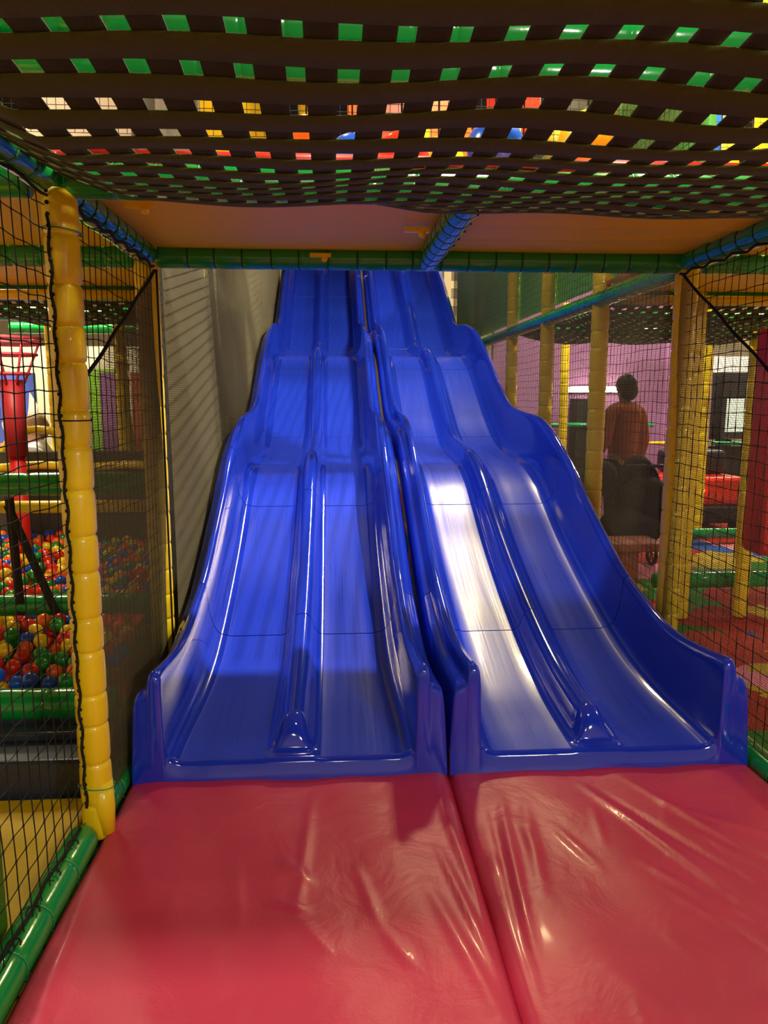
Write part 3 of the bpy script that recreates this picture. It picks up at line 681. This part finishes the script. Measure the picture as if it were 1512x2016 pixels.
# ------------------------------------------------------------------ people
def skin_obj(name, nodes, edges, mt, parent, sub=2, root=0):
    me = bpy.data.meshes.new(name); off = wloc(parent)
    me.from_pydata([tuple(Vector(n[0])-off) for n in nodes], edges, []); me.materials.append(mt)
    o = bpy.data.objects.new(name, me); C.collection.objects.link(o); o.parent = parent
    o.modifiers.new('skin', 'SKIN')
    sv = me.skin_vertices[0].data if me.skin_vertices else None
    if sv:
        for i, n in enumerate(nodes):
            r = n[1]; sv[i].radius = (r, r) if not isinstance(r, tuple) else r
            sv[i].use_root = (i == root)
    o.modifiers['skin'].use_smooth_shade = True
    s = o.modifiers.new('sub', 'SUBSURF'); s.levels = s.render_levels = sub
    return o
def person(x, y, h, rz, label, top, legs, hairm, grp=None, arm_out=.06, hair_len=.0):
    k = h/1.72
    t = thing('person', (x, y, -.06), label, 'person', grp)
    cr, sr = math.cos(rz), math.sin(rz)
    def P(a, b, c): return (x+(a*cr-b*sr)*k, y+(a*sr+b*cr)*k, -.06+c*k)   # local: faces +b
    N = [(P(0, 0, .95), .13), (P(0, 0, 1.12), .115), (P(0, -.01, 1.30), .13), (P(0, -.01, 1.42), .09), (P(0, .0, 1.50), .052), (P(0, .015, 1.56), .06), (P(0, .01, 1.63), .085), (P(0, .01, 1.69), .06)]
    E = [(0, 1), (1, 2), (2, 3), (3, 4), (4, 5), (5, 6), (6, 7)]
    arms = {}
    for s in (-1, 1):
        i = len(N)
        N += [(P(s*.17, -.01, 1.40), .058), (P(s*(.21+arm_out*.4), -.02, 1.13), .042), (P(s*(.22+arm_out), .08, .92), .028), (P(s*(.22+arm_out), .11, .86), (.04))]
        E += [(3, i), (i, i+1), (i+1, i+2), (i+2, i+3)]
        hx = s*(.22+arm_out)
        for q, (db, l) in enumerate(((-.03, .06), (-.01, .075), (.012, .07), (.03, .055))):
            j = len(N); N += [(P(hx, .115+db, .83), .011), (P(hx-s*.01, .125+db, .83-l*.6), .0095), (P(hx-s*.02, .12+db, .83-l), .008)]; E += [(i+3, j), (j, j+1), (j+1, j+2)]
        j = len(N); N += [(P(hx-s*.02, .15, .86), .012), (P(hx-s*.03, .17, .82), .009)]; E += [(i+3, j), (j, j+1)]
        i = len(N)
        N += [(P(s*.09, 0, .88), .09), (P(s*.10, .01, .50), .058), (P(s*.10, -.02, .30), .052), (P(s*.10, -.02, .09), .036), (P(s*.11, .1, .04), .038)]
        E += [(0, i), (i, i+1), (i+1, i+2), (i+2, i+3), (i+3, i+4)]
    skin_obj('body', N, E, M['skin'], t)
    # face features and ears
    f = MB(); f.ball(P(0, .105, 1.61), .016*k, 8, 6); f.ball(P(.088, .01, 1.62), .022*k, 8, 6, sc=(.5, 1, 1.3)); f.ball(P(-.088, .01, 1.62), .022*k, 8, 6, sc=(.5, 1, 1.3)); f.build('nose_and_ears', M['skin'], t)
    e = MB(); e.ball(P(.033, .09, 1.64), .011*k, 8, 6); e.ball(P(-.033, .09, 1.64), .011*k, 8, 6); e.build('eyes', M['black'], t)
    hb = MB(); hb.ball(P(0, -.012, 1.655), .104*k, 20, 14, sc=(.95, 1.02, 1.0)); hb.ball(P(0, -.05, 1.60), .085*k, 16, 10, sc=(1.0, .85, 1.15+hair_len)); hb.build('hair', hairm, t)
    SN = [(P(0, 0, .86), .165), (P(0, 0, 1.12), .15), (P(0, -.01, 1.30), .16), (P(0, -.01, 1.43), .10), (P(0, 0, 1.475), .062)]; SE = [(0, 1), (1, 2), (2, 3), (3, 4)]
    for s in (-1, 1):
        i = len(SN); SN += [(P(s*.175, -.01, 1.40), .074), (P(s*(.215+arm_out*.4), -.02, 1.13), .062), (P(s*(.22+arm_out), .075, .93), .045)]; SE += [(3, i), (i, i+1), (i+1, i+2)]
    skin_obj('sweater', SN, SE, top, t)
    TN = [(P(0, 0, .98), .145)]; TE = []
    for s in (-1, 1):
        i = len(TN); TN += [(P(s*.095, 0, .86), .105), (P(s*.10, .01, .50), .078), (P(s*.10, -.02, .09), .058)]; TE += [(0, i), (i, i+1), (i+1, i+2)]
    skin_obj('trousers', TN, TE, legs, t)
    for s in (-1, 1):
        MB().ball(P(s*.105, .05, .045), .05*k, 12, 8, sc=(.95, 2.1 if abs(cr) > .7 else 1, .9)).build('shoe', M['black'], t)
    return t
person(2.83, 7.1, 1.76, .35, 'person seen from behind in a rust-brown sweater and dark trousers, standing by a black pushchair', M['rust'], M['blackf'], M['hair'])
person(-2.47, 6.3, 1.42, PI*.6, 'child with light brown hair glimpsed behind the near yellow post at left', M['white'], M['navy'], M['blond'], hair_len=.2)

# pushchair
px, py = 2.74, 6.42
t = thing('pushchair', (px, py, -.06), 'black pushchair with a round hood beside the person in the rust sweater', 'pushchair')
hd = MB(); vs = []; fs = []
for j in range(9):
    a = -.2+(PI*.62)*j/8
    for i in range(13):
        b = PI*i/12
        vs.append((px+.24*math.cos(b), py+.05+.27*math.sin(b)*math.cos(a)*.9-.1*math.cos(a), .52+.36*math.sin(b)*math.sin(a+.3)+.12*math.sin(b)))
for j in range(8):
    for i in range(12):
        a = j*13+i; fs.append((a, a+1, a+14, a+13))
hd.add(vs, fs); hd.ball((px+.05, py, .55), .26, 18, 12, sc=(1, .85, 1)); hd.build('hood', M['blackf'], t)
MB().ball((px-.08, py-.02, .36), .28, 16, 10, sc=(1, 1, .7)).build('seat', M['blackf'], t)
fr = MB()
for s in (-.25, .22):
    fr.path([(px+s, py+.25, .1), (px+s, py+.05, .45), (px+s, py-.2, .85), (px+s, py-.3, .93)], .014, 8); fr.path([(px+s, py+.1, .38), (px+s, py-.3, .08)], .012, 8)
fr.tube((px-.25, py-.3, .93), (px+.22, py-.3, .93), .015, 8); fr.build('frame', M['black'], t)
for sx in (-.28, .25):
    for sy in (-.3, .25):
        wv = MB(); wv.path([(px+sx, py+sy+.1*math.cos(a), .05+.1*math.sin(a)) for a in [2*PI*k/18 for k in range(18)]], .018, 8, closed=True)
        for k in range(3): a = PI*k/3; wv.tube((px+sx, py+sy-.09*math.cos(a), .05-.09*math.sin(a)), (px+sx, py+sy+.09*math.cos(a), .05+.09*math.sin(a)), .006, 6)
        wv.build('wheel', M['black'], t)
MB().ball((px-.3, py+.1, .78), .15, 14, 10, sc=(.8, .7, 1.1)).build('hanging_bag', M['blackf'], t)
# red brown bench
t = thing('bench', (2.45, 5.7, -.06), 'red-brown wooden bench in front of the person, seen through the mesh', 'bench')
MB().box(2.05, 2.60, 5.55, 5.9, .30, .37).build('seat', M['wood'], t, smooth=False, bevel=.01)
for x in (2.33,): MB().box(x-.08, x+.08, 5.6, 5.85, -.06, .30).build('leg', M['wood'], t, smooth=False, bevel=.005)
# red hanging bag
t = thing('punch_bag', (2.36, 3.95, 1.97), 'tall red padded hanging bag at the right edge', 'punch bag')
MB().box(2.43, 2.68, 3.99, 4.21, .60, 1.90).build('bag_body', M['red'], t, bevel=.035)
MB().tube((2.55, 4.1, 1.89), (2.55, 4.1, 2.2), .02, 8).build('hanging_strap', M['black'], t)
beam('padded_rail', (2.36, 5.2, .16), (3.4, 5.2, .16), M['green'], 'low green padded rail standing on the carpet at right', 'padded rail', r=.06, step=.4)
beam('padded_rail', (3.0, 7.6, .06), (4.6, 7.6, .06), M['green'], 'farther dark green floor rail under the ride-on car', 'padded rail', step=.4)
tag(MB().tube((2.2, 9.2, 1.17), (4.05, 9.2, 1.17), .03, 10).build('wall_rail', M['teal'], origin=(3, 9.2, 1.17)), 'thin teal rail in front of the purple wall', 'rail')
tag(MB().tube((3.7, 9.0, .95), (4.4, 9.0, .95), .022, 10).build('wall_rail', M['yelb'], origin=(4, 9.0, .95)), 'thin yellow rail right of the person, before the purple wall', 'rail')
tag(MB().tube((4.1, 7.8, 1.02), (5.0, 7.8, 1.0), .022, 10).build('wall_rail', M['teal'], origin=(4.5, 7.8, 1.0)), 'teal rail before the bright machines at far right', 'rail')
t = thing('tube_lamp', (3.5, 9.55, 1.62), 'glowing white fluorescent tube lamp on the purple wall behind the head of the person', 'lamp')
MB().tube((3.08, 9.52, 1.62), (3.85, 9.52, 1.62), .032, 12).build('glowing_tube', M['glow'], t)
MB().box(3.03, 3.90, 9.55, 9.6, 1.58, 1.66).build('holder', M['white'], t, smooth=False)
tag(MB().box(3.05, 3.2, 9.2, 9.5, -.06, 1.5).build('dark_post', M['blackf'], origin=(3.1, 9.3, 0), smooth=False), 'dark upright cabinet behind the person below the tube lamp', 'cabinet')
# ride-on car
t = thing('ride_on_car', (4.15, 7.9, -.06), 'red and black ride-on car with an amber lamp at far right', 'ride-on car')
MB().box(3.75, 4.75, 8.0, 8.9, .28, .62).build('body', M['redb'], t, smooth=False, bevel=.08)
MB().box(3.68, 4.8, 7.95, 8.95, .1, .30).build('chassis', M['black'], t, smooth=False, bevel=.04)
MB().box(3.95, 4.6, 8.35, 8.85, .62, .9).build('cabin', M['black'], t, smooth=False, bevel=.06)
MB().ball((4.12, 7.99, .48), .035, 12, 8).build('headlamp', M['amber'], t)
MB().box(3.78, 3.98, 7.97, 8.01, .36, .46).build('bumper_plate', M['white'], t, smooth=False)
for x in (3.85, 4.62):
    for y in (8.05, 8.85):
        MB().tube((x-.05, y, .07), (x+.05, y, .07), .13, 18).build('wheel', M['black'], t)
# arcade cabinets
for i, (x, lab) in enumerate(((5.35, 'dark arcade cabinet with a pale lit screen at far right, left one'), (6.2, 'dark arcade cabinet with a pale lit screen at far right, right one'))):
    t = thing('arcade_cabinet', (x, 11.0, -.06), lab, 'arcade cabinet', 'arcade cabinets at far right')
    MB().box(x-.35, x+.35, 10.9, 11.6, -.06, 1.9).build('cabinet', M['black'], t, smooth=False, bevel=.02)
    MB().box(x-.28, x+.28, 10.88, 10.9, 1.0, 1.5).build('screen', M['glass'], t, smooth=False)
    MB().box(x-.3, x+.3, 10.65, 10.9, .8, .9).build('control_panel', M['chrome'], t, smooth=False)
tag(MB().box(4.6, 7.4, 12.2, 12.3, -.06, 2.2).build('wall_board', M['white'], origin=(6, 12.2, 0), smooth=False), 'white partition behind the arcade cabinets', 'partition')
tag(MB().box(2.2, 4.8, 4.98, 5.02, 2.3, 3.3).build('vinyl_panel', M['grey'], origin=(3, 5, 2.3), smooth=False), 'grey panel on the upper level at far right', 'panel') if 0 else None
